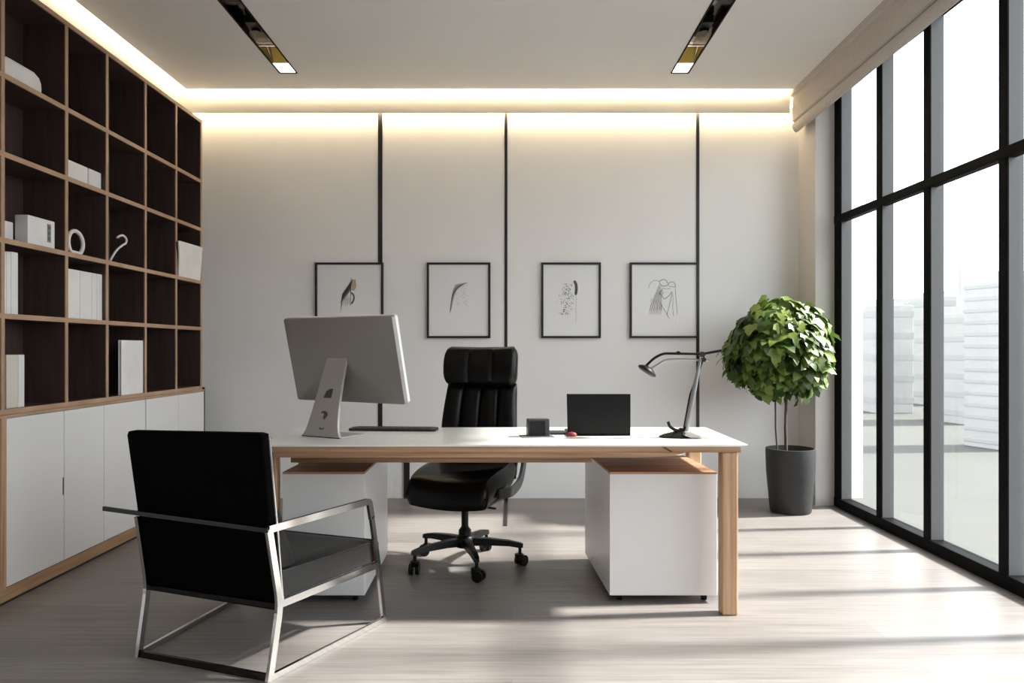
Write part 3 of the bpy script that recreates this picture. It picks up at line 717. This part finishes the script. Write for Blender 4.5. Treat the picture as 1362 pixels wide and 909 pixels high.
# ------------------------------------------------------------------ armchair in front
FR, LT = Vector((.352, .936, 0)), Vector((-.936, .352, 0))
ctr = Vector((-1.137, 2.744, 0)); W_ = .68
ac = thing('armchair', 'black low armchair with a steel frame in front of the desk', 'armchair', ctr + FR * .33, math.atan2(.936, .352))
def q3(t, v, z):       # the plan flares a little towards the front
    return (t * .992 - .33, (v / .68 - .5) * 2 * (.301 + .129 * t), z)
BW, BT = .026, .014
AZ, SZ_ = .536, .258
def side(v):
    S_ = (.129, .99, 0) if v < .3 else (-.129, .99, 0)
    c = MB(); c.bar(fillet([q3(.0, v, AZ), q3(.555, v, AZ), q3(.572, v, .46)], .016), S_, BW, BT); c.obj('armrest', M['chrome'], ac)
    c = MB(); c.bar(fillet([q3(.004, v, 0), q3(.055, v, SZ_), q3(.002, v, AZ)], .05), S_, BW, BT); c.obj('leg', M['chrome'], ac)
    c = MB(); c.bar(fillet([q3(.655, v, 0), q3(.614, v, SZ_), q3(.570, v, .47)], .05), S_, BW * .8, BT); c.obj('leg', M['chrome'], ac)
    c = MB(); c.bar([q3(.05, v, SZ_), q3(.614, v, SZ_)], S_, BW, BT); c.obj('seat_rail', M['chrome'], ac)
    c = MB(); c.bar([q3(.008, v, .012), q3(.652, v, .012)], S_, .022, BT); c.obj('floor_rail', M['chrome'], ac)
side(0.0); side(W_)
# rear cross bars
c = MB(); c.bar([q3(-.012, -.01, AZ), q3(-.03, .845, AZ + .024)], (0, 0, 1), .009, .016); c.obj('back_crossbar', M['dark_chrome'], ac)
c = MB(); c.bar([q3(.008, 0, .012), q3(.008, W_, .012)], (0, 0, 1), .014, .024); c.obj('rear_floor_rail', M['dark_chrome'], ac)
c = MB(); c.bar([q3(.05, 0, SZ_ - .004), q3(.05, W_, SZ_ - .004)], (0, 0, 1), .02, .018); c.obj('rear_seat_rail', M['dark_chrome'], ac)
c = MB(); c.bar([q3(.61, 0, SZ_ - .004), q3(.61, W_, SZ_ - .004)], (0, 0, 1), .02, .018); c.obj('front_seat_rail', M['dark_chrome'], ac)
# backrest slab: a little wider at the top, leaning back
bk = MB()
A = [(.012, .232), (.675, .238), (.722, .845), (.714, .858), (.69, .862), (.03, .876), (.008, .872)]
n = len(A)
def bt(z): return .052 - .075 * (z - .24) / .64     # rear face position along the forward axis
ring = []
for th, sh in ((0.0, .990), (.005, 1.0), (.030, 1.0), (.036, .988)):
    cx_ = sum(p[0] for p in A) / n; cz_ = sum(p[1] for p in A) / n
    ring.append([q3(bt(z) + th, cx_ + (v - cx_) * sh, cz_ + (z - cz_) * sh) for v, z in A])
bk.loft(ring); bko = bk.obj('backrest', M['leather_mat'], ac, True, 30)
c = MB(); c.tube([q3(bt(z) + .034, v, z) for v, z in ((.014, .26), (.010, .5), (.009, .86))], .005, 8); c.obj('piping', M['chrome'], bko, True)
# seat cushion: dipped top with a welt
st = MB(); nx, ny_ = 16, 14; T0, T1, V0, V1 = .075, .628, .012, .668
top, bot = [], []
for i in range(nx + 1):
    t = i / nx; rt, rb = [], []
    for j in range(ny_ + 1):
        s_ = j / ny_; x = T0 + (T1 - T0) * t; y = V0 + (V1 - V0) * s_
        e = min(1, min(t, 1 - t) / .06, min(s_, 1 - s_) / .06)
        z = .352 + .014 * (1 - t) - .0 + .012 * math.sin(e * math.pi / 2) - .012 * math.sin(math.pi * s_) * math.sin(math.pi * t)
        rt.append(st.bm.verts.new(q3(x, y, z))); rb.append(st.bm.verts.new(q3(x, y, .270)))
    top.append(rt); bot.append(rb)
for i in range(nx):
    for j in range(ny_):
        st.bm.faces.new((top[i][j], top[i + 1][j], top[i + 1][j + 1], top[i][j + 1])); st.bm.faces.new((bot[i][j], bot[i][j + 1], bot[i + 1][j + 1], bot[i + 1][j]))
for i in range(nx):
    st.bm.faces.new((top[i][0], bot[i][0], bot[i + 1][0], top[i + 1][0])); st.bm.faces.new((top[i][ny_], top[i + 1][ny_], bot[i + 1][ny_], bot[i][ny_]))
for j in range(ny_):
    st.bm.faces.new((top[0][j], top[0][j + 1], bot[0][j + 1], bot[0][j])); st.bm.faces.new((top[nx][j], bot[nx][j], bot[nx][j + 1], top[nx][j + 1]))
sto = st.obj('seat_cushion', M['leather_seat'], ac, True, 40)
c = MB()
loop = [q3(T0 + .0, V0, .368), q3(T1, V0, .354), q3(T1, V1, .354), q3(T0, V1, .368), q3(T0, V0, .368)]
c.tube(fillet(loop, .01, 3), .0048, 8); c.obj('welt', M['leather_seat'], sto, True)
c = MB(); c.loft([[q3(t, v, z) for t, v in ((.600, .006), (.6285, .006), (.6285, .016), (.600, .016))] for z in (.275, .348)]); c.obj('fabric_tag', M['red'], sto)
# back cushion in front of the slab
pc = MB(); pts = []
ring = []
for v, k in ((.03, .0), (.05, .8), (.08, 1), (.60, 1), (.63, .8), (.65, 0)):
    ring.append([q3(.112 - .045, v, .375), q3(.112 + .085 * (.4 + .6 * k), v, .372), q3(.10 + .06 * k, v, .46), q3(.075 + .035 * k, v, .58), q3(.06, v, .60)])
pc.loft(ring); pc.obj('back_cushion', M['leather_seat'], ac, True, 50)

# ------------------------------------------------------------------ potted tree
pt = thing('potted_tree', 'round bushy green tree in a dark grey pot by the window', 'potted plant', (2.00, 5.40, 0))
c = MB(); c.lathe([(.135, 0), (.142, .01), (.150, .1), (.168, .3), (.172, .44), (.170, .456), (.160, .458), (.156, .44), (.150, .40)], seg=48); c.obj('pot', M['pot'], pt, True, 50)
c = MB(); c.lathe([(.02, .405), (.158, .402), (.155, .39), (.1, .385)], seg=32); c.obj('soil', M['soil'], pt, True)
TC = Vector((-.085, 0, 1.165))
c = MB(); c.tube([(-.03, 0, .40), (-.036, 0, .6), (-.03, .0, .82), (-.05, 0, 1.0), (-.08, 0, 1.25)], [.011, .010, .010, .012, .008], 10); c.obj('trunk', M['bark'], pt, True, 60)
c = MB(); c.tube([(-.085, .02, .40), (-.10, .02, .6), (-.102, .02, .82), (-.09, 0, 1.05)], [.006, .006, .006, .008], 8); c.obj('stem', M['bark'], pt, True, 60)
rnd = random.Random(11)
c = MB()
for k in range(14):
    a = rnd.uniform(0, 6.28); el = rnd.uniform(-.6, 1.2); d = Vector((math.cos(a) * math.cos(el), math.sin(a) * math.cos(el), math.sin(el)))
    c.tube([TC + Vector((.01, 0, -.15)), TC + d * .15, TC + d * .31 + Vector((0, 0, -.01))], [.007, .005, .002], 6)
c.obj('branch_cluster', M['bark'], pt, True, 60)
lf = MB()
def leaf(mb, p, d, nrm, ln, wd):
    d = d.normalized(); s_ = d.cross(nrm).normalized(); n_ = s_.cross(d).normalized()
    def P(a, b, h): return mb.bm.verts.new(p + d * (a * ln) + s_ * (b * wd) + n_ * (h * ln))
    mid = [P(0, 0, 0), P(.34, 0, .02), P(.66, 0, 0), P(1.0, 0, -.16)]
    for sg in (-1, 1):
        o1, o2, o3, o4 = P(.02, sg * .30, .03), P(.34, sg * .62, .05), P(.46, sg * .33, .05), P(.72, sg * .30, .02)
        for fc in ((mid[0], mid[1], o1), (mid[1], o2, o1), (mid[1], o3, o2), (mid[1], mid[2], o3), (mid[2], o4, o3), (mid[2], mid[3], o4)):
            mb.bm.faces.new(fc if sg > 0 else fc[::-1])
for k in range(1500):
    z = rnd.uniform(-1, 1); a = rnd.uniform(0, 2 * math.pi); r_ = math.sqrt(1 - z * z)
    o_ = Vector((r_ * math.cos(a), r_ * math.sin(a), z))
    rad = .36 * rnd.uniform(.62, 1.0) ** .6 * (1 + .06 * math.sin(a * 3 + z * 4))
    p = TC + Vector((o_.x * rad * 1.02, o_.y * rad * .98, o_.z * rad * .97))
    if p.x + 2.0 > (2.17 if p.y > .02 else 2.28): continue
    d = Vector((o_.x, o_.y, 0)) * .7 + Vector((0, 0, -.75)) + Vector((rnd.uniform(-.6, .6), rnd.uniform(-.6, .6), rnd.uniform(-.3, .5)))
    nn = (o_ + Vector((0, 0, .6)) + Vector((rnd.uniform(-.5, .5), rnd.uniform(-.5, .5), rnd.uniform(-.4, .4))))
    ln = rnd.uniform(.075, .135)
    leaf(lf, p - d.normalized() * ln * .35, d, nn, ln, ln * rnd.uniform(.62, .85))
lfo = lf.obj('foliage', M['leaf'], pt, True, 70)
